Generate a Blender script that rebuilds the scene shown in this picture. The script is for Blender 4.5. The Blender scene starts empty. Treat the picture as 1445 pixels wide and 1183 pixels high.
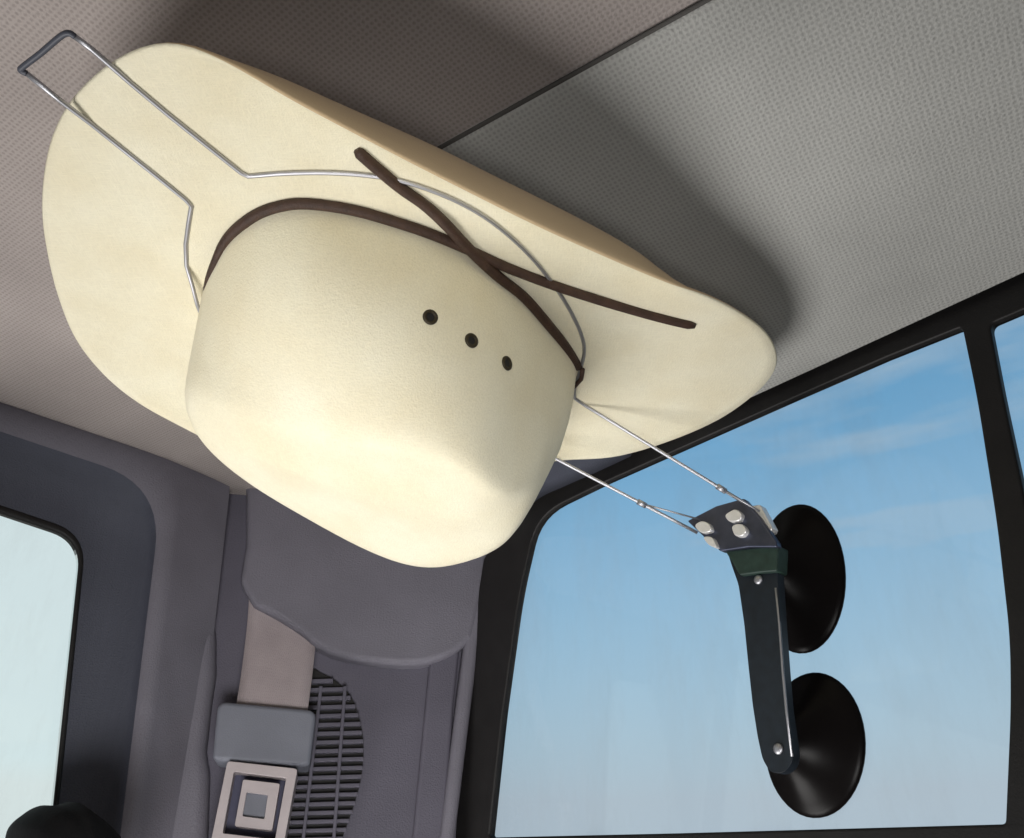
import bpy, bmesh, math, random
from mathutils import Vector
from mathutils.bvhtree import BVHTree
random.seed(4)
sc = bpy.context.scene
COL = sc.collection

# ------------------------------------------------------------------ camera
F = 1150.0; CX, CY = 722.5, 591.5; TH = math.radians(32.0)
cam = bpy.data.objects.new('camera', bpy.data.cameras.new('camera'))
cam.data.sensor_width = 36.0
cam.data.lens = 36.0 * F / 1445.0
cam.data.clip_start = 0.01
cam.data.clip_end = 500.0
cam.rotation_euler = (math.pi / 2 + TH, 0, 0)
COL.objects.link(cam)
sc.camera = cam

# ------------------------------------------------------------------ sky
world = bpy.data.worlds.new('World')
sc.world = world
world.use_nodes = True
nt = world.node_tree
nt.nodes.clear()
def wn(t): return nt.nodes.new(t)
out = wn('ShaderNodeOutputWorld'); bg = wn('ShaderNodeBackground')
sky = wn('ShaderNodeTexSky'); sky.sky_type = 'NISHITA'; sky.sun_disc = False
sky.sun_elevation = math.radians(38); sky.sun_rotation = math.radians(-75)
sky.air_density = 1.0; sky.dust_density = 0.6; sky.ozone_density = 1.6
tc = wn('ShaderNodeTexCoord')
mp = wn('ShaderNodeMapping'); mp.inputs['Scale'].default_value = (1.0, 1.0, 7.5); mp.inputs['Rotation'].default_value = (0, 0.12, 0)
nz = wn('ShaderNodeTexNoise'); nz.inputs['Scale'].default_value = 2.4; nz.inputs['Detail'].default_value = 7; nz.inputs['Roughness'].default_value = 0.55
cr = wn('ShaderNodeValToRGB'); cr.color_ramp.elements[0].position = 0.40; cr.color_ramp.elements[1].position = 0.64
cr.color_ramp.elements[0].color = (0.12, 0.12, 0.12, 1); cr.color_ramp.elements[1].color = (0.6, 0.6, 0.6, 1)
# low haze: paler towards the horizon and towards the sun's side
sx = wn('ShaderNodeSeparateXYZ')
mz = wn('ShaderNodeMapRange'); mz.inputs['From Min'].default_value = 0.12; mz.inputs['From Max'].default_value = 0.60
mz.inputs['To Min'].default_value = 1.0; mz.inputs['To Max'].default_value = 0.0
mx = wn('ShaderNodeMapRange'); mx.inputs['From Min'].default_value = -0.15; mx.inputs['From Max'].default_value = -0.40
mx.inputs['To Min'].default_value = 0.0; mx.inputs['To Max'].default_value = 0.95
m1 = wn('ShaderNodeMath'); m1.operation = 'MAXIMUM'
m2 = wn('ShaderNodeMath'); m2.operation = 'MAXIMUM'; m2.use_clamp = True
hz = wn('ShaderNodeMix'); hz.data_type = 'RGBA'
hz.inputs['A'].default_value = (4.45, 5.25, 6.05, 1); hz.inputs['B'].default_value = (7.2, 7.9, 7.8, 1)
mix = wn('ShaderNodeMix'); mix.data_type = 'RGBA'
L = nt.links.new
L(tc.outputs['Generated'], mp.inputs['Vector']); L(mp.outputs['Vector'], nz.inputs['Vector'])
L(nz.outputs['Fac'], cr.inputs['Fac']); L(tc.outputs['Generated'], sx.inputs[0])
L(sx.outputs['Z'], mz.inputs['Value']); L(sx.outputs['X'], mx.inputs['Value'])
L(mz.outputs[0], m1.inputs[0]); L(cr.outputs['Color'], m1.inputs[1])
L(m1.outputs[0], m2.inputs[0]); L(mx.outputs[0], m2.inputs[1])
L(mx.outputs[0], hz.inputs['Factor'])
L(m2.outputs[0], mix.inputs['Factor']); tn = wn('ShaderNodeMix'); tn.data_type = 'RGBA'; tn.blend_type = 'MULTIPLY'; tn.inputs['Factor'].default_value = 1
tn.inputs['B'].default_value = (0.85, 1.9, 1.95, 1)
L(sky.outputs['Color'], tn.inputs['A']); L(tn.outputs['Result'], mix.inputs['A']); L(hz.outputs['Result'], mix.inputs['B'])
gz = wn('ShaderNodeMapRange'); gz.inputs['From Min'].default_value = -0.06; gz.inputs['From Max'].default_value = 0.0
gr = wn('ShaderNodeMix'); gr.data_type = 'RGBA'; gr.inputs['A'].default_value = (0.5, 0.5, 0.48, 1)     # dim ground below the horizon
L(sx.outputs['Z'], gz.inputs['Value']); L(gz.outputs[0], gr.inputs['Factor']); L(mix.outputs['Result'], gr.inputs['B'])
L(gr.outputs['Result'], bg.inputs['Color']); bg.inputs['Strength'].default_value = 0.10
L(bg.outputs[0], out.inputs[0])

sc.view_settings.view_transform = 'Standard'
sc.view_settings.look = 'None'
sc.view_settings.exposure = 0.0
sc.view_settings.gamma = 1.0
sc.view_settings.use_curve_mapping = False

# ------------------------------------------------------------------ added lamps: unseen, no such fixtures in the cab
def area(name, loc, target, size, power, color, spread=180):
    l = bpy.data.lights.new(name, 'AREA'); l.shape = 'DISK'; l.size = size; l.energy = power; l.color = color; l.spread = math.radians(spread)
    o = bpy.data.objects.new(name, l); o.location = loc
    o.rotation_euler = (Vector(target) - Vector(loc)).to_track_quat('-Z', 'Y').to_euler()
    COL.objects.link(o)
area('key_lamp', (-0.60, 0.44, -0.84), (-0.04, 0.30, 0.27), 0.66, 12.8, (1.0, 0.98, 0.96))
area('fill_lamp', (-0.10, -0.18, -0.20), (-0.06, 0.33, 0.20), 0.14, 0.10, (1.0, 0.985, 0.96), 44)  # added narrow light to brighten the crown's near face
area('corner_fill', (0.10, -0.30, -0.40), (-0.16, 0.75, 0.03), 0.35, 0.9, (1.0, 0.99, 0.98), 56)  # added to brighten the trim in the rear corner

# ------------------------------------------------------------------ geometry helpers
cT, sT = math.cos(TH), math.sin(TH)
def ray(px, py):
    x = px - CX; u = CY - py
    return Vector((x, F * cT - u * sT, F * sT + u * cT)) / F
def onz(px, py, z):
    r = ray(px, py); return r * (z / r.z)
class Plane:
    def __init__(s, p, n): s.p = Vector(p); s.n = Vector(n).normalized()
    def at(s, px, py, off=0.0):
        r = ray(px, py); return r * ((s.n.dot(s.p) + off) / s.n.dot(r))
DZ = Vector((0, 0, 1))
HC = 0.326                                   # ceiling height above the camera
ZB = 0.270                                   # hat brim height
CORNER = onz(570, 775, HC)
D_S = Vector((-1236, 1355, 0)).normalized()  # direction of the door side
D_B = Vector((1480, 1355, 0)).normalized()   # direction of the rear wall
PS = Plane(CORNER, (-D_S.y, D_S.x, 0)) if Vector((-D_S.y, D_S.x, 0)).dot(CORNER) < 0 else Plane(CORNER, (D_S.y, -D_S.x, 0))
PB = Plane(CORNER, (-D_B.y, D_B.x, 0)) if Vector((-D_B.y, D_B.x, 0)).dot(CORNER) < 0 else Plane(CORNER, (D_B.y, -D_B.x, 0))
_a = PB.at(275, 1000); _b = PS.at(662, 900); _d = (_b - _a); _d.z = 0
_n = Vector((-_d.y, _d.x, 0))
PP = Plane(_a, _n if _n.dot(_a) < 0 else -_n)

def catmull(pts, n=8, closed=False):
    pts = [Vector(p) for p in pts]; m = len(pts); res = []
    segs = m if closed else m - 1
    for i in range(segs):
        p1, p2 = pts[i], pts[(i + 1) % m]
        p0 = pts[(i - 1) % m] if (closed or i > 0) else p1 * 2 - p2
        p3 = pts[(i + 2) % m] if (closed or i + 2 < m) else p2 * 2 - p1
        for k in range(n):
            t = k / n
            res.append(0.5 * ((2 * p1) + (p2 - p0) * t + (2 * p0 - 5 * p1 + 4 * p2 - p3) * t * t + (3 * p1 - p0 - 3 * p2 + p3) * t ** 3))
    if not closed: res.append(pts[-1])
    return res
def rounded(pts, rs, n=8):
    out = []; m = len(pts)
    if not isinstance(rs, (list, tuple)): rs = [rs] * m
    for i in range(m):
        p = Vector(pts[i]); a = Vector(pts[i - 1]) - p; b = Vector(pts[(i + 1) % m]) - p
        r = min(rs[i], a.length * .45, b.length * .45)
        A = p + a.normalized() * r; B = p + b.normalized() * r
        for k in range(n + 1):
            t = k / n; out.append(A * (1 - t) ** 2 + p * (2 * t * (1 - t)) + B * t * t)
    return out

def link(name, me, parent=None):
    o = bpy.data.objects.new(name, me); COL.objects.link(o)
    if parent is not None: o.parent = parent
    return o
def thing(name, loc, label, cat, group=None):
    o = bpy.data.objects.new(name, None); o.empty_display_size = 0.02
    COL.objects.link(o); o.location = loc; o['label'] = label; o['category'] = cat
    if group: o['group'] = group
    return o
def build(name, bm, m, parent=None, smooth=True, bevel=0, seg=3, solid=0, sub=0):
    bmesh.ops.recalc_face_normals(bm, faces=bm.faces[:])
    if parent is not None:
        for v in bm.verts: v.co -= parent_origin(parent)
    me = bpy.data.meshes.new(name); bm.to_mesh(me); bm.free()
    me.materials.append(m)
    for p in me.polygons: p.use_smooth = smooth
    o = link(name, me, parent)
    if solid:
        md = o.modifiers.new('solid', 'SOLIDIFY'); md.thickness = solid; md.offset = 0
    if bevel:
        md = o.modifiers.new('bevel', 'BEVEL'); md.width = bevel; md.segments = seg; md.limit_method = 'ANGLE'; md.angle_limit = math.radians(35)
        wnm = o.modifiers.new('wn', 'WEIGHTED_NORMAL'); wnm.keep_sharp = True
    if sub:
        md = o.modifiers.new('sub', 'SUBSURF'); md.levels = sub; md.render_levels = sub
    return o
def parent_origin(p):
    v = Vector((0, 0, 0))
    while p is not None: v += Vector(p.location); p = p.parent
    return v
def slab_bm(outline, plane, front, back, bm=None):
    """outline in photo pixels on the plane shifted by front; straight sides back to 'back'."""
    bm = bm or bmesh.new()
    f = [plane.at(p[0], p[1], front) for p in outline]
    fv = [bm.verts.new(p) for p in f]
    bv = [bm.verts.new(p + plane.n * (back - front)) for p in f]
    bm.faces.new(fv); bm.faces.new(bv[::-1])
    n = len(f)
    for i in range(n): bm.faces.new((fv[i], bv[i], bv[(i + 1) % n], fv[(i + 1) % n]))
    return bm
def loft_bm(loops, closed=True, cap0=False, cap1=False, bm=None):
    bm = bm or bmesh.new(); vs = [[bm.verts.new(p) for p in l] for l in loops]
    for a, b in zip(vs, vs[1:]):
        n = len(a)
        for i in range(n if closed else n - 1):
            j = (i + 1) % n; bm.faces.new((a[i], a[j], b[j], b[i]))
    if cap0: bm.faces.new(vs[0])
    if cap1: bm.faces.new(vs[-1])
    return bm
def holed_bm(outer, holes, plane, front, back):
    bm = bmesh.new(); loops = []
    for lp in [outer] + holes:
        vs = [bm.verts.new(plane.at(p[0], p[1], front)) for p in lp]; loops.append(vs)
        for i in range(len(vs)): bm.edges.new((vs[i], vs[(i + 1) % len(vs)]))
    bmesh.ops.triangle_fill(bm, use_beauty=True, use_dissolve=False, edges=bm.edges[:], normal=plane.n)
    ff = bm.faces[:]; mp_ = {}
    for lp in loops:
        for v in lp: mp_[v] = bm.verts.new(v.co + plane.n * (back - front))
    for f in ff: bm.faces.new([mp_[v] for v in f.verts][::-1])
    for lp in loops:
        for i in range(len(lp)):
            a, b = lp[i], lp[(i + 1) % len(lp)]; bm.faces.new((a, b, mp_[b], mp_[a]))
    return bm
def tube_bm(path, r, n=10, bm=None, taper=None):
    bm = bm or bmesh.new(); path = [Vector(p) for p in path]; m = len(path); loops = []
    t = (path[1] - path[0]).normalized()
    u = t.cross(Vector((0, 0, 1)));  u = u if u.length > .01 else t.cross(Vector((1, 0, 0)))
    u.normalize()
    for i in range(m):
        a = path[max(i - 1, 0)]; b = path[min(i + 1, m - 1)]; t = (b - a).normalized()
        u = (u - t * u.dot(t)).normalized(); w = t.cross(u)
        rr = r * (taper(i / (m - 1)) if taper else 1)
        loops.append([path[i] + (u * math.cos(2 * math.pi * k / n) + w * math.sin(2 * math.pi * k / n)) * rr for k in range(n)])
    return loft_bm(loops, True, True, True, bm)
def ball_bm(c, r, n=16, bm=None, squash=None):
    bm = bm or bmesh.new()
    rv = bmesh.ops.create_uvsphere(bm, u_segments=n, v_segments=n // 2, radius=r)['verts']
    for v in rv:
        if squash: ax, k = squash; v.co -= ax * v.co.dot(ax) * (1 - k)
        v.co += c
    return bm

# ------------------------------------------------------------------ materials
def mat(name, col, rough=.6, metal=0, spec=.5, var=0.0, vscale=30, bump=0.0, bscale=400, dots=0.0, dscale=260, sheen=0, coat=0, tint=None, flat=False):
    m = bpy.data.materials.new(name); m.use_nodes = True; t = m.node_tree; b = t.nodes['Principled BSDF']
    b.inputs['Base Color'].default_value = (*col, 1); b.inputs['Roughness'].default_value = rough
    b.inputs['Metallic'].default_value = metal; b.inputs['Specular IOR Level'].default_value = spec
    if sheen: b.inputs['Sheen Weight'].default_value = sheen
    if coat: b.inputs['Coat Weight'].default_value = coat; b.inputs['Coat Roughness'].default_value = .08
    tcn = t.nodes.new('ShaderNodeTexCoord'); csrc = None
    if var:
        n = t.nodes.new('ShaderNodeTexNoise'); n.inputs['Scale'].default_value = vscale; n.inputs['Detail'].default_value = 6
        t.links.new(tcn.outputs['Object'], n.inputs['Vector'])
        mr = t.nodes.new('ShaderNodeMapRange'); mr.inputs['From Min'].default_value = .3; mr.inputs['From Max'].default_value = .7
        t.links.new(n.outputs['Fac'], mr.inputs['Value'])
        mx = t.nodes.new('ShaderNodeMix'); mx.data_type = 'RGBA'
        t2 = tint or tuple(c * (1 - var) for c in col)
        mx.inputs['A'].default_value = (*t2, 1); mx.inputs['B'].default_value = (*[min(1, c * (1 + var * .5)) for c in col], 1)
        t.links.new(mr.outputs[0], mx.inputs['Factor']); csrc = mx.outputs['Result']
    hsrc = None
    if dots:
        # punched dot pattern of the lining: staggered rows of tiny holes
        v = t.nodes.new('ShaderNodeTexVoronoi'); v.voronoi_dimensions = '2D' if flat else '3D'; v.inputs['Scale'].default_value = dscale; v.inputs['Randomness'].default_value = .12
        rot = t.nodes.new('ShaderNodeMapping'); rot.inputs['Rotation'].default_value = (0, 0, .6)
        t.links.new(tcn.outputs['Object'], rot.inputs['Vector']); t.links.new(rot.outputs['Vector'], v.inputs['Vector'])
        dr = t.nodes.new('ShaderNodeMapRange'); dr.inputs['From Min'].default_value = .18; dr.inputs['From Max'].default_value = .42
        dr.inputs['To Min'].default_value = 1 - dots; dr.inputs['To Max'].default_value = 1.0
        t.links.new(v.outputs['Distance'], dr.inputs['Value'])
        mm = t.nodes.new('ShaderNodeMix'); mm.data_type = 'RGBA'; mm.blend_type = 'MULTIPLY'; mm.inputs['Factor'].default_value = 1
        if csrc: t.links.new(csrc, mm.inputs['A'])
        else: mm.inputs['A'].default_value = (*col, 1)
        t.links.new(dr.outputs[0], mm.inputs['B']); csrc = mm.outputs['Result']; hsrc = dr.outputs[0]
    if csrc: t.links.new(csrc, b.inputs['Base Color'])
    if bump:
        n2 = t.nodes.new('ShaderNodeTexNoise'); n2.inputs['Scale'].default_value = bscale; n2.inputs['Detail'].default_value = 4
        t.links.new(tcn.outputs['Object'], n2.inputs['Vector'])
        bp = t.nodes.new('ShaderNodeBump'); bp.inputs['Strength'].default_value = bump; bp.inputs['Distance'].default_value = .001
        t.links.new(n2.outputs['Fac'], bp.inputs['Height']); t.links.new(bp.outputs[0], b.inputs['Normal'])
    return m
M = {}
M['headliner'] = mat('headliner fabric', (.42, .372, .350), .95, spec=.1, var=.16, vscale=9, bump=.7, bscale=700, dots=.22, dscale=400, flat=True)
M['headliner_grey'] = mat('grey headliner fabric', (.48, .478, .455), .95, spec=.1, var=.16, vscale=9, bump=.7, bscale=700, dots=.22, dscale=400, flat=True)
M['trim'] = mat('lavender grey plastic', (.165, .157, .187), .6, spec=.35, var=.14, vscale=16, bump=.6, bscale=900, dots=.09, dscale=520)
M['trim_dark'] = mat('dark blue grey plastic', (.075, .080, .106), .6, spec=.3, var=.14, vscale=16, bump=.6, bscale=900, dots=.09, dscale=520)
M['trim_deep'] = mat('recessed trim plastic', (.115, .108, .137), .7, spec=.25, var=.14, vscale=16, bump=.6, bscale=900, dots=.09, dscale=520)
M['ridge'] = mat('satin trim edge with painted highlight', (.27, .26, .29), .38, spec=.5, var=.14, vscale=16, bump=.3, bscale=900)  # lighter than the trim: the ridge's highlight is put into the colour
M['rubber'] = mat('black rubber seal', (.012, .011, .011), .55, spec=.35, var=.2, vscale=60, bump=.2, bscale=900)
M['felt'] = mat('cream felt', (.80, .755, .59), .9, spec=.1, var=.07, vscale=26, bump=.28, bscale=1100, sheen=.1, tint=(.77, .70, .51))
def fibres(m, strength=.22, tone=.07):
    # crossing straw-like fibres: two stretched noises drive a fine bump and a faint change of tone
    t = m.node_tree; b = t.nodes['Principled BSDF']; tcn = t.nodes.new('ShaderNodeTexCoord'); outs = []
    for sc3, rz in (((260, 1700, 900), .25), ((1700, 260, 900), .25)):
        mp_ = t.nodes.new('ShaderNodeMapping'); mp_.inputs['Scale'].default_value = sc3; mp_.inputs['Rotation'].default_value = (0, 0, rz)
        n = t.nodes.new('ShaderNodeTexNoise'); n.inputs['Scale'].default_value = 1; n.inputs['Detail'].default_value = 3
        t.links.new(tcn.outputs['Object'], mp_.inputs['Vector']); t.links.new(mp_.outputs[0], n.inputs['Vector']); outs.append(n.outputs['Fac'])
    mxm = t.nodes.new('ShaderNodeMath'); mxm.operation = 'MAXIMUM'
    t.links.new(outs[0], mxm.inputs[0]); t.links.new(outs[1], mxm.inputs[1])
    old = b.inputs['Normal'].links[0].from_socket
    bp = t.nodes.new('ShaderNodeBump'); bp.inputs['Strength'].default_value = strength; bp.inputs['Distance'].default_value = .0008
    t.links.new(mxm.outputs[0], bp.inputs['Height']); t.links.new(old, bp.inputs['Normal']); t.links.new(bp.outputs[0], b.inputs['Normal'])
    oc = b.inputs['Base Color'].links[0].from_socket
    mr = t.nodes.new('ShaderNodeMapRange'); mr.inputs['From Min'].default_value = .4; mr.inputs['From Max'].default_value = .75
    mr.inputs['To Min'].default_value = 1 - tone; mr.inputs['To Max'].default_value = 1 + tone * .4
    t.links.new(mxm.outputs[0], mr.inputs['Value'])
    mm = t.nodes.new('ShaderNodeMix'); mm.data_type = 'RGBA'; mm.blend_type = 'MULTIPLY'; mm.inputs['Factor'].default_value = 1
    t.links.new(oc, mm.inputs['A']); t.links.new(mr.outputs[0], mm.inputs['B']); t.links.new(mm.outputs['Result'], b.inputs['Base Color'])
fibres(M['felt'])
M['cord'] = mat('dark brown leather cord', (.055, .028, .018), .55, spec=.4, var=.3, vscale=200, bump=.5, bscale=1500)
M['eyelet'] = mat('dark brass eyelet', (.035, .026, .012), .6, metal=.3, bump=.2)
M['chrome'] = mat('chromed wire', (.50, .50, .53), .5, metal=1)
M['steel'] = mat('dark steel plate', (.10, .11, .16), .35, metal=.8, var=.2, vscale=120)
M['bright'] = mat('white clip metal with painted glint', (.85, .84, .82), .3, metal=.35, var=.08, vscale=200)  # near white: the clips' glints are put into this colour
M['green'] = mat('green black plastic', (.022, .045, .036), .5, spec=.4, var=.25, vscale=250)
M['arm'] = mat('blue black plastic', (.010, .015, .022), .45, spec=.45, var=.3, vscale=180)
M['cup'] = mat('black rubber suction cup', (.006, .005, .005), .3, spec=.08)
M['tip'] = mat('dark slate sleeve', (.06, .065, .085), .5)
M['belt'] = mat('light grey belt webbing', (.42, .36, .37), .8, spec=.2, var=.08, vscale=60, bump=.8, bscale=1200, dots=.2, dscale=900)
M['guide'] = mat('blue grey belt guide', (.165, .172, .205), .55, spec=.35, var=.08, vscale=40, bump=.3, bscale=1300)
M['buckle'] = mat('pale pinkish grey plastic', (.42, .37, .375), .5, spec=.4, var=.08, vscale=60, bump=.2)
M['slot'] = mat('dark blue plastic', (.05, .05, .09), .6)  # dark blue floor of the buckle recess
M['foam'] = mat('black vinyl', (.007, .007, .008), .75, spec=.12, var=.3, vscale=40, bump=.3, bscale=600)
def glass_mat(name, tint):
    m = bpy.data.materials.new(name); m.use_nodes = True; t = m.node_tree; t.nodes.clear()
    o = t.nodes.new('ShaderNodeOutputMaterial'); tr = t.nodes.new('ShaderNodeBsdfTransparent'); tr.inputs[0].default_value = (*tint, 1)
    gl = t.nodes.new('ShaderNodeBsdfGlossy'); gl.inputs['Roughness'].default_value = .02
    fr = t.nodes.new('ShaderNodeFresnel'); fr.inputs[0].default_value = 1.25
    mx = t.nodes.new('ShaderNodeMixShader')
    t.links.new(fr.outputs[0], mx.inputs[0]); t.links.new(tr.outputs[0], mx.inputs[1]); t.links.new(gl.outputs[0], mx.inputs[2]); # a film of dust and wiped smears on the pane
    tcn = t.nodes.new('ShaderNodeTexCoord'); mp_ = t.nodes.new('ShaderNodeMapping'); mp_.inputs['Scale'].default_value = (9, 9, 3); mp_.inputs['Rotation'].default_value = (.3, .5, .4)
    n = t.nodes.new('ShaderNodeTexNoise'); n.inputs['Scale'].default_value = 2.2; n.inputs['Detail'].default_value = 9; n.inputs['Roughness'].default_value = .7
    t.links.new(tcn.outputs['Object'], mp_.inputs['Vector']); t.links.new(mp_.outputs[0], n.inputs['Vector'])
    mr = t.nodes.new('ShaderNodeMapRange'); mr.inputs['From Min'].default_value = .45; mr.inputs['From Max'].default_value = .8; mr.inputs['To Max'].default_value = .10
    t.links.new(n.outputs['Fac'], mr.inputs['Value'])
    df = t.nodes.new('ShaderNodeBsdfDiffuse'); df.inputs[0].default_value = (.6, .58, .55, 1)
    m2 = t.nodes.new('ShaderNodeMixShader'); t.links.new(mr.outputs[0], m2.inputs[0]); t.links.new(mx.outputs[0], m2.inputs[1]); t.links.new(df.outputs[0], m2.inputs[2])
    t.links.new(m2.outputs[0], o.inputs[0])
    return m
M['glass'] = glass_mat('window glass', (.97, .99, .99))

# ------------------------------------------------------------------ ceiling
def struct(o): o['kind'] = 'structure'; return o
seam = [onz(x, y, HC) for x, y in ((986, 3), (694, 165))]
sd = (seam[0] - seam[1]).normalized()
if sd.dot(D_S) > 0: sd = -sd                       # pointing towards the camera side
far = CORNER + D_S * .012
def to_rear(p): return p + sd * ((far - p).dot(D_S) / sd.dot(D_S))
s0 = onz(520, 262, HC); s1 = seam[0] + sd * 0.9
wt = [PS.at(1445, 384, 0.008), PS.at(850, 657, 0.008)]
w0 = PS.at(650, 749, 0.008); w1 = wt[1] + (wt[0] - wt[1]).normalized() * 1.6
N = 24
bm = bmesh.new(); rows = []
c0 = CORNER + D_S * .012 + D_B * .01
for j in range(N + 1):
    rows.append([c0 - D_S * (1.9 * j / N) - D_B * (2.0 * i / 16) for i in range(17)])
loft_bm(rows, closed=False, bm=bm)
struct(build('ceiling', bm, M['headliner']))
bm = bmesh.new(); rows = []
for j in range(N + 1):
    k = j / N; a = s0.lerp(s1, k); b = w0.lerp(w1, k); d = (b - a).normalized()
    row = [a - d * .001 + DZ * .001, a - DZ * .0015, a + d * .001 - DZ * .0032, a + d * .004 - DZ * .0042]
    for i in range(1, 13):
        t = i / 12; row.append(a.lerp(b, t) - DZ * (.0042 * (1 - t) + .004 * math.sin(math.pi * t)))
    rows.append(row)
loft_bm(rows, closed=False, bm=bm)
cp = struct(build('ceiling_panel', bm, M['headliner_grey']))
M['welt'] = mat('dark piping', (.10, .095, .09), .9, spec=.1, bump=.5, bscale=1500)
build('seam_welt', tube_bm([s0.lerp(s1, k / 30) - DZ * .0016 for k in range(31)], .0012, 10), M['welt'], cp)

# rest of the cab: doors, front and floor behind the camera
M['shell'] = mat('dark grey cab lining', (.07, .068, .07), .9, spec=.1, var=.15, vscale=8)
def dbds(a, b, z): p = CORNER - D_S * a - D_B * b; return Vector((p.x, p.y, z))
bm = bmesh.new()
lo, hi = -1.15, HC - .002
for q4 in ((dbds(1.85, 0, lo), dbds(1.85, 1.9, lo), dbds(1.85, 1.9, hi), dbds(1.85, 0, hi)), (dbds(1.85, 1.9, lo), dbds(-.05, 1.9, lo), dbds(-.05, 1.9, hi), dbds(1.85, 1.9, hi)), (dbds(-.05, 0, lo), dbds(1.85, 0, lo), dbds(1.85, 1.9, lo), dbds(-.05, 1.9, lo))):
    bm.faces.new([bm.verts.new(p) for p in q4])
struct(build('cab_wall', bm, M['shell'], smooth=False))

# ------------------------------------------------------------------ rear wall and window
def quad_loop(tr, br, slope, r, n=10):
    tl = (-420, tr[1] - slope * (tr[0] + 420)); bl = (-420, br[1])
    return rounded([tl, tr, br, bl], [1, r, 1, 1], n)
rw = thing('rear_window', PB.at(60, 1183, 0), 'pale rear window with one rounded corner, set in dark blue grey surround', 'window')
G = quad_loop((114, 763), (47, 1400), .335, 42)
L1 = quad_loop((117, 759), (50, 1404), .335, 44)
L2 = quad_loop((122, 754), (56, 1406), .335, 48)
L3 = quad_loop((217, 704), (126, 1420), .335, 85)
L4 = quad_loop((230, 686), (139, 1430), .335, 90)
L5 = quad_loop((246, 668), (153, 1440), .335, 80)
L6 = quad_loop((330, 640), (240, 1450), .335, 60)
def lp(l, off): return [PB.at(p[0], p[1], off) for p in l]
build('pane', slab_bm(G, PB, -.006, -.010), M['glass'], rw, smooth=False)
build('rubber_seal', loft_bm([lp(G, -.006), lp(G, .004), lp(L1, .007), lp(L2, .004)]), M['rubber'], rw)
build('window_surround', loft_bm([lp(L2, .003), lp(L3, .006), lp(L4, .018)]), M['trim_dark'], rw)
build('outer_rim', loft_bm([lp(L4, .018), lp(L5, .024), lp(quad_loop((262, 655), (170, 1442), .335, 75), .022), lp(L6, .010)]), M['trim'], rw)

# ------------------------------------------------------------------ corner pillar trim
pt = thing('pillar_trim', PP.at(500, 1183, 0), 'lavender grey moulded corner pillar behind the belt guide', 'pillar trim')
base = [(200, 540), (716, 540), (690, 800), (655, 1000), (628, 1400), (120, 1400)]
build('lower_panel', slab_bm(base, PP, 0, -.01), M['trim_deep'], pt, smooth=False)
up = [(352, 560), (345, 640), (347, 700), (347, 770), (338, 820)] + [(p.x, p.y) for p in catmull([(357, 853, 0), (395, 874, 0), (426, 895, 0), (445, 911, 0), (475, 925, 0), (520, 934, 0), (570, 938, 0), (605, 935, 0), (640, 922, 0), (668, 900, 0)], 4)] + [(690, 800), (722, 680), (740, 560)]
build('upper_panel', slab_bm(up, PP, .015, -.005), M['trim'], pt, bevel=.009, seg=6)
cov = [(258, 560), (303, 600), (299, 660), (296, 760), (297, 840), (303, 900), (303, 950), (297, 990), (289, 1060), (294, 1092), (284, 1400), (128, 1400), (178, 1150), (196, 960), (216, 800), (226, 720), (240, 650)]
build('pillar_cover', slab_bm(cov, PP, .014, -.012), M['trim'], pt, bevel=.010, seg=6)
rg = catmull([PP.at(x, y, .0205) for x, y in ((276, 570), (264, 620), (243, 700), (235, 760), (229, 820), (209, 947), (187, 1114), (160, 1330))], 6)
build('edge_ridge', tube_bm(rg, .0085, 14), M['ridge'], pt)
rg2 = catmull([PP.at(x, y, .0135) for x, y in ((304, 570), (294, 640), (283, 700), (276, 760), (272, 820))], 6)
build('edge_ridge', tube_bm(rg2, .006, 14, taper=lambda t: 1 - .7 * t), M['trim'], pt)
build('door_side_panel', slab_bm([(607, 930), (650, 905), (640, 1000), (612, 1400), (562, 1400), (583, 1183)], PP, .007, -.004), M['trim_deep'], pt, bevel=.003)
st = [(672, 780), (694, 780), (667, 985), (643, 1180), (618, 1400), (592, 1400), (622, 1180), (646, 985)]
build('door_seal_trim', slab_bm(st, PP, .014, -.006), M['trim'], pt, bevel=.005, seg=4)
lowe = catmull([PS.at(x, y, .013) for x, y in ((712, 746), (757, 705), (800, 684), (845, 664), (890, 643))], 5)
uppe = catmull([onz(x, y, HC - .034) for x, y in ((690, 700), (735, 655), (790, 625), (850, 590), (930, 545))], 5)
build('added_dark_cap', loft_bm([[a.lerp(b, k / 4) + DZ * .003 * math.sin(math.pi * k / 4) for a, b in zip(lowe, uppe)] for k in range(5)], closed=False), M['trim_dark'], pt, solid=.0015)  # dark sheet added to cover the brightly lit ceiling edge here
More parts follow.
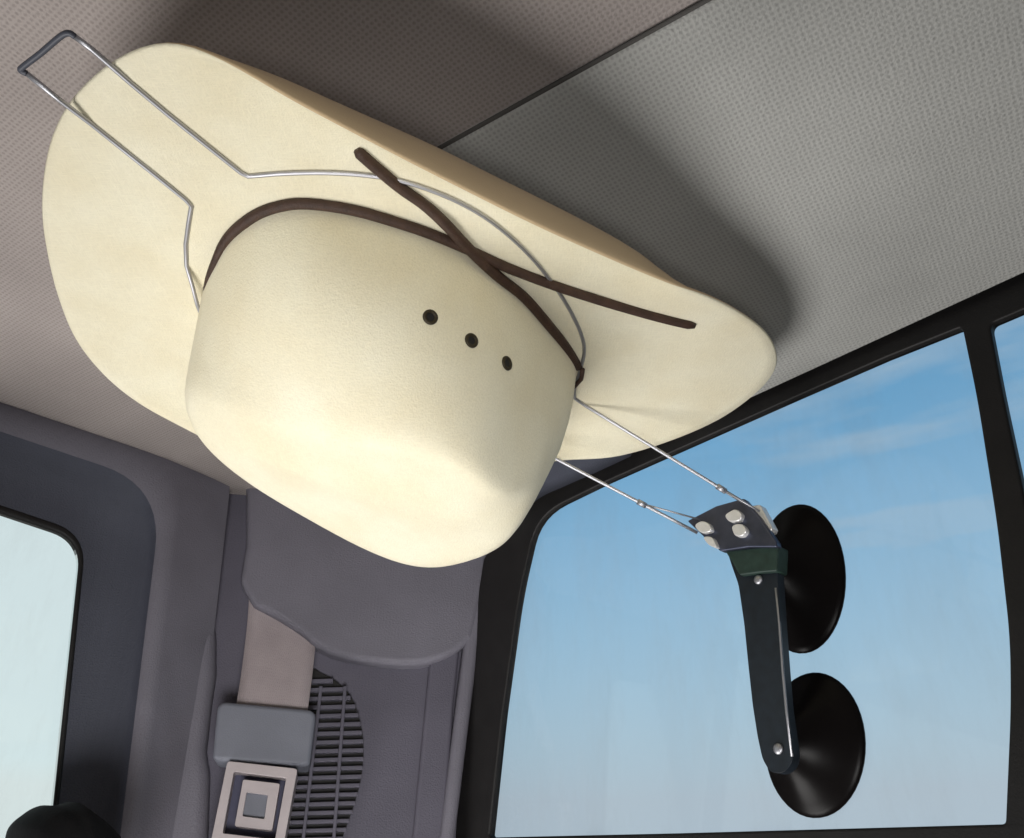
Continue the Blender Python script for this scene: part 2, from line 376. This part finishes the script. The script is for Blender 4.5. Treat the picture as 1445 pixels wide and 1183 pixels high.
# vent grille: oval dark well, cross slats and two upright ribs
vo = [(p.x, p.y) for p in catmull([(430, 950, 0), (455, 951, 0), (480, 966, 0), (499, 990, 0), (510, 1028, 0), (513, 1062, 0), (509, 1102, 0), (499, 1138, 0), (484, 1180, 0), (460, 1240, 0), (400, 1260, 0), (380, 1180, 0), (400, 1050, 0)], 5, True)]
vent = build('vent_grille', slab_bm(vo, PP, .0025, -.002), M['rubber'], pt, smooth=False)
def inside(x, y, poly):
    c = False
    for i in range(len(poly)):
        x1, y1 = poly[i - 1][:2]; x2, y2 = poly[i][:2]
        if (y1 > y) != (y2 > y) and x < (x2 - x1) * (y - y1) / (y2 - y1) + x1: c = not c
    return c
bm = bmesh.new()
y = 958.0
while y < 1240:
    xs = [x for x in range(380, 520) if inside(x, y, vo)]
    if xs:
        x0, x1 = xs[0], xs[-1] + 1
        slab_bm([(x0, y - .03 * (x0 - 450)), (x1, y - .03 * (x1 - 450)), (x1, y + 6 - .03 * (x1 - 450)), (x0, y + 6 - .03 * (x0 - 450))], PP, .007, .002, bm)
    y += 12.4
build('slats', bm, M['trim_deep'], vent, bevel=.0006, seg=2)
bm = bmesh.new()
for xa, xb, yb in ((487, 470, 1200), (453, 426, 1200)):
    slab_bm([(xa - 2.5, 968), (xa + 2.5, 968), (xb + 2.5, yb), (xb - 2.5, yb)], PP, .0082, .002, bm)
build('ribs', bm, M['trim_deep'], vent, bevel=.0006, seg=2)

# ------------------------------------------------------------------ seat belt
sb = thing('seat_belt', PP.at(365, 1183, .02), 'light grey seat belt strap running through a blue grey guide beside the vent', 'seat belt')
web = [(358, 840), (405, 872), (444, 905), (440, 960), (435, 1000), (330, 990), (336, 965)]
ya = [PP.at(x, y, o) for x, y, o in ((352, 815, .003), (350, 868, .006), (342, 940, .017), (333, 1000, .027))]
yb = [PP.at(x, y, o) for x, y, o in ((446, 842, .003), (446, 895, .006), (441, 950, .017), (434, 1004, .027))]
rows = [[a.lerp(b, k / 6) for k in range(7)] for a, b in zip(catmull(ya, 5), catmull(yb, 5))]
build('webbing', loft_bm(rows, closed=False), M['belt'], sb, solid=.0022)
gd = rounded([(307, 989), (447, 1002), (437, 1082), (299, 1073)], [14, 14, 10, 10], 5)
build('belt_guide', slab_bm([(p.x, p.y) for p in gd], PP, .036, .004), M['guide'], sb, bevel=.004, seg=4)
fr_o = rounded([(321, 1074), (420, 1085), (396, 1215), (294, 1205)], 5, 3)
fr_i = rounded([(330, 1089), (404, 1098), (388, 1185), (314, 1176)], 3, 3)
hs = build('buckle_housing', holed_bm([(p.x, p.y) for p in fr_o], [[(p.x, p.y) for p in fr_i]], PP, .040, .006), M['buckle'], sb, smooth=False, bevel=.0012, seg=3)
build('recess', slab_bm([(322, 1082), (412, 1090), (394, 1192), (306, 1184)], PP, .026, .008), M['slot'], hs, smooth=False)
bt_o = rounded([(343, 1100), (395, 1106), (384, 1172), (331, 1166)], 3, 3)
bt_i = rounded([(348, 1118), (378, 1122), (373, 1156), (342, 1152)], 2, 3)
bt = build('release_button', holed_bm([(p.x, p.y) for p in bt_o], [[(p.x, p.y) for p in bt_i]], PP, .038, .024), M['buckle'], hs, smooth=False, bevel=.0008, seg=2)
build('button_inset', slab_bm([(344, 1114), (382, 1119), (377, 1160), (338, 1156)], PP, .0345, .026), M['guide'], hs, smooth=False)

# ------------------------------------------------------------------ side window
sw = thing('side_window', PS.at(1050, 1183, 0), 'large black framed side window with the suction cups on its glass', 'window')
outer = [(1900, 160), (1445, 364), (1200, 467), (1000, 562), (850, 642), (780, 670), (750, 690), (712, 735), (682, 790), (650, 988), (624, 1180), (596, 1400), (1900, 1400)]
main = rounded([(758, 727), (856, 679), (1120, 561), (1250, 504), (1357, 461), (1378, 562), (1406, 740), (1424, 900), (1425, 1000), (1418, 1163), (950, 1176), (689, 1182), (708, 1009), (732, 838)], [40, 1, 1, 1, 7, 40, 40, 40, 40, 6, 1, 6, 20, 40], 6)
quart = rounded([(1396, 457), (1860, 258), (1860, 1165), (1515, 1170), (1446, 702), (1416, 562)], [10, 6, 6, 6, 30, 30], 6)
build('window_frame', holed_bm(outer, [[(p.x, p.y) for p in main], [(p.x, p.y) for p in quart]], PS, .003, -.004), M['rubber'], sw, smooth=False, bevel=.0014, seg=3)
def grow(l, k):
    c = Vector((sum(p.x for p in l) / len(l), sum(p.y for p in l) / len(l)))
    return [(c.x + (p.x - c.x) * k, c.y + (p.y - c.y) * k) for p in l]
build('pane', slab_bm(grow(main, 1.01), PS, -.0010, -.0030), M['glass'], sw, smooth=False)
build('pane', slab_bm(grow(quart, 1.01), PS, -.0012, -.0032), M['glass'], sw, smooth=False)

# ------------------------------------------------------------------ headrest at the lower left
hr = [(10, 1215), (14, 1186), (20, 1163), (37, 1146), (57, 1137), (78, 1137), (98, 1132), (118, 1144), (142, 1165), (160, 1190), (168, 1230), (150, 1300), (90, 1330), (30, 1300)]
hl = [Vector((p.x, p.y)) for p in catmull([(x, y, 0) for x, y in hr], 4, True)]
hc = Vector((88, 1235)); loops = []
for off, k in ((.05, .35), (.052, .62), (.060, .83), (.075, .96), (.09, 1.0), (.105, .96), (.122, .83), (.132, .6), (.136, .3)):
    loops.append([PB.at(*(hc + (p - hc) * k), .09) + PB.n * (off - .09) for p in hl])
o = build('headrest', loft_bm(loops, True, True, True), M['foam'])
o['label'] = 'black padded headrest top poking up below the rear window'; o['category'] = 'headrest'

# ------------------------------------------------------------------ cowboy hat
oval_px = [(283, 440), (287, 405), (297, 370), (320, 333), (360, 303), (420, 286), (500, 297), (580, 320), (640, 345), (700, 385), (760, 440), (800, 490), (820, 521)]
near = [onz(x, y, ZB) for x, y in oval_px]
CEN = (near[0] + near[-1]) / 2
AX = (near[-1] - near[0]).normalized(); AV = Vector((-AX.y, AX.x, 0))    # along the hat, towards its far side
DN = Vector((0, 0, -1))
def lv(p): d = p - CEN; return Vector((d.dot(AX), d.dot(AV)))
def world3(l, v, w): return CEN + AX * l + AV * v + DN * w
def ipt(px, py, w): q = lv(onz(px, py, ZB - w)); return Vector((q.x, q.y, w))
ov = [Vector((*lv(p), 0)) for p in near]
ov = ov[:-1] + [Vector((-p.x, -p.y, 0)) for p in ov[:-1]]
ovd = catmull(ov, 12, True)
edge = [ipt(*p) for p in ((62, 300, -.002), (66, 240, -.002), (80, 185, -.001), (110, 135, 0), (160, 90, .002), (210, 66, .004), (255, 62, .007), (300, 78, .010), (347, 101, .014), (398, 132, .018), (450, 160, .021), (507, 190, .024), (582, 229, .026), (665, 271, .027), (760, 318, .026), (849, 358, .021), (900, 380, .016), (953, 402, .010), (1000, 419, .005), (1040, 439, .002), (1079, 468, -.001), (1095, 501, -.003), (1089, 529, -.003), (1057, 561, 0), (1008, 594, .003), (934, 625, .007), (860, 645, .010), (775, 650, .014))]
edge += [Vector((.075, .104, .022)), Vector((.03, .118, .027)), Vector((-.03, .122, .027)), Vector((-.075, .115, .022))]
edge += [ipt(*p) for p in ((265, 605, .016), (200, 570, .011), (150, 530, .007), (110, 480, .003), (85, 420, .0), (70, 360, -.002))]
ed = catmull(edge, 12, True)
sil = [ipt(x, y, .002) for x, y in ((290, 64), (340, 81), (392, 102), (450, 126), (500, 147), (607, 189), (682, 227), (769, 268), (849, 310), (898, 339), (950, 372), (990, 399))]
sd_ = catmull(sil, 12)
NA = 240
def by_angle(loop, a, closed=True):
    """radial hit of direction a with a loop of (l, v, w) points"""
    d = Vector((math.cos(a), math.sin(a))); best = None
    n = len(loop)
    for i in range(n if closed else n - 1):
        p, q = loop[i], loop[(i + 1) % n]
        cp = d.x * p.y - d.y * p.x; cq = d.x * q.y - d.y * q.x
        if (cp <= 0 < cq) or (cq <= 0 < cp):
            t = cp / (cp - cq); x = p.lerp(q, t)
            if x.x * d.x + x.y * d.y > 0 and (best is None or x.xy.length > best.xy.length): best = x
    return best
ang = [2 * math.pi * k / NA for k in range(NA)]
def smooth(vs, it):
    for _ in range(it): vs = [(vs[i - 1] + vs[i] * 2 + vs[(i + 1) % len(vs)]) / 4 for i in range(len(vs))]
    return vs
Bo = smooth([by_angle(ovd, a) for a in ang], 26); Eo = smooth([by_angle(ed, a) for a in ang], 3); So = [by_angle(sd_, a, False) for a in ang]
KS = 16
brim_loops = [[] for _ in range(KS + 1)]
Cs = []
for b, e, s in zip(Bo, Eo, So):
    if s is not None:
        wgt = min(1, max(0, e.z / .016))
        c = (b.lerp(e, .75)).lerp(s * 1.0 + (s - b).normalized() * .006, wgt); c.z = .001 - .006 * wgt
    else:
        c = b.lerp(e, .72); c.z = e.z * .12
    Cs.append(c)
Cs = smooth(Cs, 10)
for b, e, c in zip(Bo, Eo, Cs):
    p1 = b.lerp(c, .5); p1.z = -.001
    for k in range(KS + 1):
        t = k / KS
        q = b * (1 - t) ** 3 + p1 * 3 * t * (1 - t) ** 2 + c * 3 * t * t * (1 - t) + e * t ** 3
        brim_loops[k].append(world3(q.x, q.y, q.z))
# crown rim: traced on the far side, mirrored to the near side
rim_far = [ipt(*p) for p in ((277, 505, .040), (266, 560, .054), (271, 602, .062), (295, 636, .068), (332, 669, .073), (382, 706, .079), (440, 740, .086), (500, 773, .092), (555, 798, .097), (603, 809, .101), (650, 801, .104), (693, 786, .104), (722, 764, .101), (742, 725, .094), (756, 690, .086), (772, 645, .074))]
rim_far = [Vector((p.x * (1.07 if p.x < 0 else 1.02), p.y * 1.07, p.z)) for p in rim_far]
lmin = min(p.x for p in rim_far); lmax = max(p.x for p in rim_far)
rim_near = [Vector((p.x * .97, -p.y * .60, p.z * .98)) for p in rim_far if p.y > .02]
rim = catmull(rim_far + rim_near[::-1], 10, True)
Ro = smooth([by_angle(rim, a) for a in ang], 36)
crown_loops = []
prof = [(0, 0), (.03, .07), (.09, .2), (.2, .37), (.36, .54), (.54, .69), (.72, .82), (.88, .92), (1.0, 1.0)]
for tp, fw in prof:
    row = []
    for b, r in zip(Bo, Ro):
        q = b.lerp(r, tp); row.append(Vector((q.x, q.y, r.z * fw)))
    crown_loops.append(row)
_n = len(rim_far); _mx = sum(p.x for p in rim_far) / _n; _mz = sum(p.z for p in rim_far) / _n
_sl = sum((p.x - _mx) * (p.z - _mz) for p in rim_far) / sum((p.x - _mx) ** 2 for p in rim_far)
for k in (.97, .93, .87, .79, .69, .57, .44, .30, .15):
    Rs = smooth(Ro, int(10 + 200 * (1 - k))); row = []
    for p in Rs:
        x = p.x * (1 - (1 - k) * .6); h = min(1, (1 - k) / .45); h = h * h * (3 - 2 * h)
        row.append(Vector((x, p.y * k, p.z * (1 - h) + (_mz + _sl * (x - _mx)) * h + .012 * (1 - k * k))))
    crown_loops.append(row)
for row in crown_loops:
    for p in row:                      # thumb dents either side behind the front knob
        for sgn in (-1, 1):
            d2 = ((p.x + .045) / .028) ** 2 + ((p.z - .066) / .024) ** 2
            if p.y * sgn > .02: p.y -= sgn * .0025 * math.exp(-d2)
for _ in range(7):
    prev = [[p.copy() for p in row] for row in crown_loops]
    for i in range(5, len(crown_loops) - 1):
        for j in range(NA): crown_loops[i][j] = (prev[i - 1][j] + prev[i][j] * 2 + prev[i + 1][j]) / 4
crownW = [[world3(p.x, p.y, p.z) for p in row] for row in crown_loops]
hat = thing('cowboy_hat', CEN, 'cream cowboy hat hung crown down under the ceiling, dark cord round its crown', 'hat')
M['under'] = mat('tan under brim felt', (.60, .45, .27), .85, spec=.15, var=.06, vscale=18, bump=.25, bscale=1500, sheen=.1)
def brim_bm():
    bm = bmesh.new(); tops = []; bots = []
    for k in range(KS + 1):
        rt = []; rb = []
        for j in range(NA):
            p = brim_loops[k][j]
            du = brim_loops[min(k + 1, KS)][j] - brim_loops[max(k - 1, 0)][j]
            dv = brim_loops[k][(j + 1) % NA] - brim_loops[k][j - 1]
            n = du.cross(dv).normalized()
            if k < 6 and n.z > 0 or k >= 6 and n.dot(nprev[j]) < 0: n = -n
            rt.append(p + n * .0011); rb.append(p - n * .0011)
            if k == 0: nprev.append(n)
            else: nprev[j] = n
        tops.append(rt); bots.append(rb)
    lip = [[(a + b) / 2 + (brim_loops[KS][j] - brim_loops[KS - 1][j]).normalized() * .0009 for j, (a, b) in enumerate(zip(tops[-1], bots[-1]))]]
    loops = tops + lip + bots[::-1]
    loft_bm(loops, bm=bm)
    bm.faces.ensure_lookup_table()
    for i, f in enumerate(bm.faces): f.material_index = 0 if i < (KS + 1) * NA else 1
    return bm
nprev = []
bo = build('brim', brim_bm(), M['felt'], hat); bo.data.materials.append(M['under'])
build('crown', loft_bm(crownW, cap1=True), M['felt'], hat)
# surface finder for everything that lies on the hat
vv = []; ff = []
for loops in (brim_loops, crownW):
    o0 = len(vv)
    for l in loops: vv += l
    for i in range(len(loops) - 1):
        for j in range(NA):
            a = o0 + i * NA + j; b = o0 + i * NA + (j + 1) % NA
            ff.append((a, b, b + NA, a + NA))
bvh = BVHTree.FromPolygons(vv, ff)
def on_hat(px, py, lift):
    r = ray(px, py).normalized(); h = bvh.ray_cast(Vector((0, 0, 0)), r)
    if h[0] is None: return onz(px, py, ZB - lift)
    n = h[1] if h[1].dot(r) < 0 else -h[1]
    return h[0] - r * lift * 1.1
RC = .0026
hidden = [world3(p.x * 1.015, p.y * 1.015, .0035) for p in (Bo[k] for k in range(NA))]
def far_arc(n, scale, w, a0, a1):
    return [world3(*(by_angle(ovd, a0 + (a1 - a0) * k / n).xy * scale), w) for k in range(n + 1)]
leftp = [(560, 314), (500, 297), (440, 288), (400, 290), (360, 304), (325, 332), (307, 360), (300, 380)]
c1 = [(980, 460), (930, 448), (860, 428), (800, 409), (750, 391), (705, 373), (660, 352), (610, 331)] + leftp
c2 = [(503, 212), (530, 236), (565, 265), (600, 290), (632, 320), (660, 350), (700, 388), (740, 420), (775, 460), (800, 492), (816, 518)]
P1 = catmull([on_hat(x, y, RC) for x, y in c1], 6)
P2 = catmull([on_hat(x, y, RC * (1.0 if i < 4 or i > 8 else 1.7)) for i, (x, y) in enumerate(c2)], 6)
def relax(path, it, i0=0, i1=None):
    path = list(path); i1 = len(path) - 1 if i1 is None else i1
    for _ in range(it): path[max(i0, 1):i1] = [(path[i - 1] + path[i] * 2 + path[i + 1]) / 4 for i in range(max(i0, 1), i1)]
    return path
aR = math.atan2(lv(P2[-1]).y, lv(P2[-1]).x); aL = math.atan2(lv(P1[-1]).y, lv(P1[-1]).x)
if aL < 0: aL += 2 * math.pi
arc = far_arc(40, 1.012, .003, aR, aL)[::-1]
n1 = len(P1); path1 = relax(P1 + arc[2:], 12, n1 - 8, n1 + 8); nt1 = len(path1)
build('hat_band', tube_bm(path1, RC, 10, taper=lambda t: min(1, .62 + t * 80) if t * nt1 < n1 - 14 else max(.5, 1 - .5 * (t * nt1 - n1 + 14) / 16)), M['cord'], hat)
build('hat_band', tube_bm(P2, RC, 10, taper=lambda t: min(1, .62 + t * 45)), M['cord'], hat)
for x, y in ((607, 448), (665, 481), (715, 513)):
    p = on_hat(x, y, 0); r = ray(x, y).normalized(); h = bvh.ray_cast(Vector((0, 0, 0)), r); n = h[1] if h[1].dot(r) < 0 else -h[1]
    u = n.orthogonal().normalized(); w = n.cross(u)
    prof_e = [(.0036, -.0004), (.0035, .0006), (.0027, .0011), (.0019, .0006), (.0016, -.0012)]
    loops = [[p + (u * math.cos(2 * math.pi * k / 20) + w * math.sin(2 * math.pi * k / 20)) * rr + n * hh for k in range(20)] for rr, hh in prof_e]
    e = build('eyelet', loft_bm(loops), M['eyelet'], hat)
    hb = bmesh.new(); hb.faces.new([hb.verts.new(p + (u * math.cos(2 * math.pi * k / 16) + w * math.sin(2 * math.pi * k / 16)) * .0019 + n * .00035) for k in range(16)])
    build('hole', hb, M['rubber'], e)

# ------------------------------------------------------------------ hat holder
ho = thing('hat_holder', PS.at(1100, 930, .03), 'chrome wire hat holder with two black suction cups stuck to the side window', 'hat holder')
RW = .00102
A = [onz(106, 52, ZB - .005), onz(130, 70, ZB - .005)] + [on_hat(x, y, .0022) for x, y in ((185, 118), (240, 164), (295, 208), (340, 244))]
A2 = [on_hat(x, y, .0022) for x, y in ((350, 249), (400, 245), (460, 244), (520, 248), (575, 258), (640, 282), (695, 314), (745, 358), (782, 403), (808, 445), (822, 478), (824, 500), (818, 525), (811, 548), (811, 562))]
br = PS
A3 = [on_hat(x, y, .003) for x, y in ((825, 572),)] + [br.at(1054, 712, .0395)]
wire = A + catmull(A2, 5) + [A3[0]] + [A3[0].lerp(A3[1], k / 6) for k in range(1, 7)]
bmw = tube_bm(wire, RW, 8)
Bp = [onz(38, 104, ZB - .005), onz(85, 142, ZB - .005)] + [on_hat(x, y, .0022) for x, y in ((130, 176), (180, 216), (230, 256), (262, 282), (270, 291), (266, 315), (262, 345), (263, 375), (270, 405), (280, 426), (288, 440))]
aL2 = math.atan2(lv(Bp[-1]).y, lv(Bp[-1]).x); aL2 = aL2 + 2 * math.pi if aL2 < 0 else aL2
q = onz(772, 641, ZB - .016); lq = lv(q); aR2 = math.atan2(lq.y, lq.x)
barc = [world3(*(by_angle(ovd, aL2 + (aR2 - aL2) * k / 30).xy * (1.03)), .012 * k / 30 + .004) for k in range(1, 30)]
Bend = br.at(984, 752, .0395)
nb = len(Bp)
Bw = relax(Bp + barc, 10, nb - 3, nb + 4) + [q] + [q.lerp(Bend, k / 6) for k in range(1, 7)]
tube_bm(Bw, RW, 8, bmw)
for (xa, ya), e0, e1, (xb, yb) in (((906, 711), q, Bend, (990, 734)), ((1018, 685), A3[0], A3[1], (1072, 722))):
    k = min((i / 200 for i in range(201)), key=lambda t: (lambda p: (xa - (CX + F * p.x / (p.y * cT + p.z * sT))) ** 2)(e0.lerp(e1, t)))
    tube_bm([e0.lerp(e1, k), e0.lerp(e1, k).lerp(br.at(xb, yb, .0395), .5), br.at(xb, yb, .0395)], RW * .55, 8, bmw)
build('wire_frame', bmw, M['chrome'], ho)
build('dark_end', tube_bm(catmull([onz(106, 52, ZB - .005), onz(97, 47, ZB - .005), onz(85, 52, ZB - .005), onz(58, 75, ZB - .005), onz(32, 95, ZB - .005), onz(30, 100, ZB - .005), onz(38, 104, ZB - .005)], 5), RW * 1.1, 10), M['tip'], ho)  # dark slate tube joining the two wires at their left end
# short stop collars on the two wires
for x, y, e0, e1 in ((1018, 685, A3[0], A3[1]), (906, 711, q, Bend)):
    k = min((i / 200 for i in range(201)), key=lambda t: (lambda p: (x - (CX + F * p.x / (p.y * cT + p.z * sT))) ** 2)(e0.lerp(e1, t)))
    c = e0.lerp(e1, k); d = (e1 - e0).normalized()
    build('wire_collar', tube_bm([c - d * .003, c + d * .003], RW * 1.8, 10), M['chrome'], ho)
# clamp bracket
plate = [(969, 735), (1010, 714), (1049, 703), (1072, 730), (1095, 764), (1096, 772), (1056, 772), (1016, 778), (992, 757)]
bk = build('clamp_bracket', slab_bm(plate, PS, .040, .034), M['steel'], ho, bevel=.0012, seg=3)
for pts in ([(978, 741), (990, 734), (1001, 739), (1004, 750), (988, 753)], [(990, 757), (1005, 757), (1012, 774), (1000, 770)], [(1021, 727), (1037, 717), (1047, 725), (1044, 735), (1028, 737)], [(1030, 741), (1046, 738), (1054, 748), (1048, 757), (1036, 757)]):
    build('clip', slab_bm([(p.x, p.y) for p in rounded(pts, 9, 4)], PS, .0435, .038), M['bright'], bk, bevel=.0014, seg=3)  # clips split into white pieces laid out like their glints
build('clip_tab', slab_bm([(1056, 714), (1072, 712), (1090, 745), (1086, 752), (1070, 735)], PS, .037, .030), M['bright'], bk, bevel=.001)
# arm joining the cups
armo = [(1026, 778), (1060, 770), (1098, 770), (1097, 815), (1101, 880), (1106, 950), (1110, 1000), (1119, 1062), (1117, 1080), (1103, 1092), (1087, 1090), (1076, 1072), (1069, 1040), (1062, 995), (1056, 940), (1050, 880), (1042, 825), (1033, 800)]
arm = build('mounting_arm', slab_bm([(p.x, p.y) for p in rounded(armo, [2, 1, 3] + [8] * 15, 3)], PS, .034, .027), M['arm'], ho, bevel=.0012, seg=3)
build('arm_socket', slab_bm([(1022, 777), (1060, 773), (1098, 769), (1096, 806), (1072, 808), (1043, 812), (1034, 796)], PS, .0375, .026), M['green'], arm, bevel=.0012, seg=3)
for x, y in ((1070, 818), (1098, 1057)):
    build('screw', ball_bm(PS.at(x, y, .0345), .0028, 14, squash=(PS.n, .5)), M['chrome'], arm)
build('edge_highlight', tube_bm([PS.at(x, y, .0335) for x, y in ((1095, 830), (1100, 880), (1105, 950), (1110, 1005), (1118, 1068))], .0008, 8), M['chrome'], arm)  # added bright tube standing in for the highlight along the arm's edge
def cup(cx, cy, a, b, tilt, hx, hy):
    prof_c = [(1.0, -.0097, 0), (1.004, -.0085, 0), (.985, -.0072, .01), (.93, -.0060, .03), (.84, -.0044, .07), (.72, -.0022, .14), (.57, .0012, .24), (.40, .0062, .36), (.27, .0120, .45), (.18, .0165, .5), (.1, .0172, .5)]
    NS = 48; loops = []
    C0 = PS.at(cx, cy, 0)
    U = (PS.at(cx + a, cy, 0) - C0); V = (PS.at(cx, cy - b, 0) - C0)
    for k, off, sft in prof_c:
        loops.append([C0 + (U * (math.cos(t) * k - sft * hx) + V * (math.sin(t) * k + sft * hy)) + PS.n * (off + .0097) for t in (2 * math.pi * i / NS for i in range(NS))])
    return build('suction_cup', loft_bm(loops, True, True, True), M['cup'], ho)
cup(1129, 814, 65, 101, 0, .6, .1)
cup(1149, 1049, 73, 99, 0, .6, -.1)
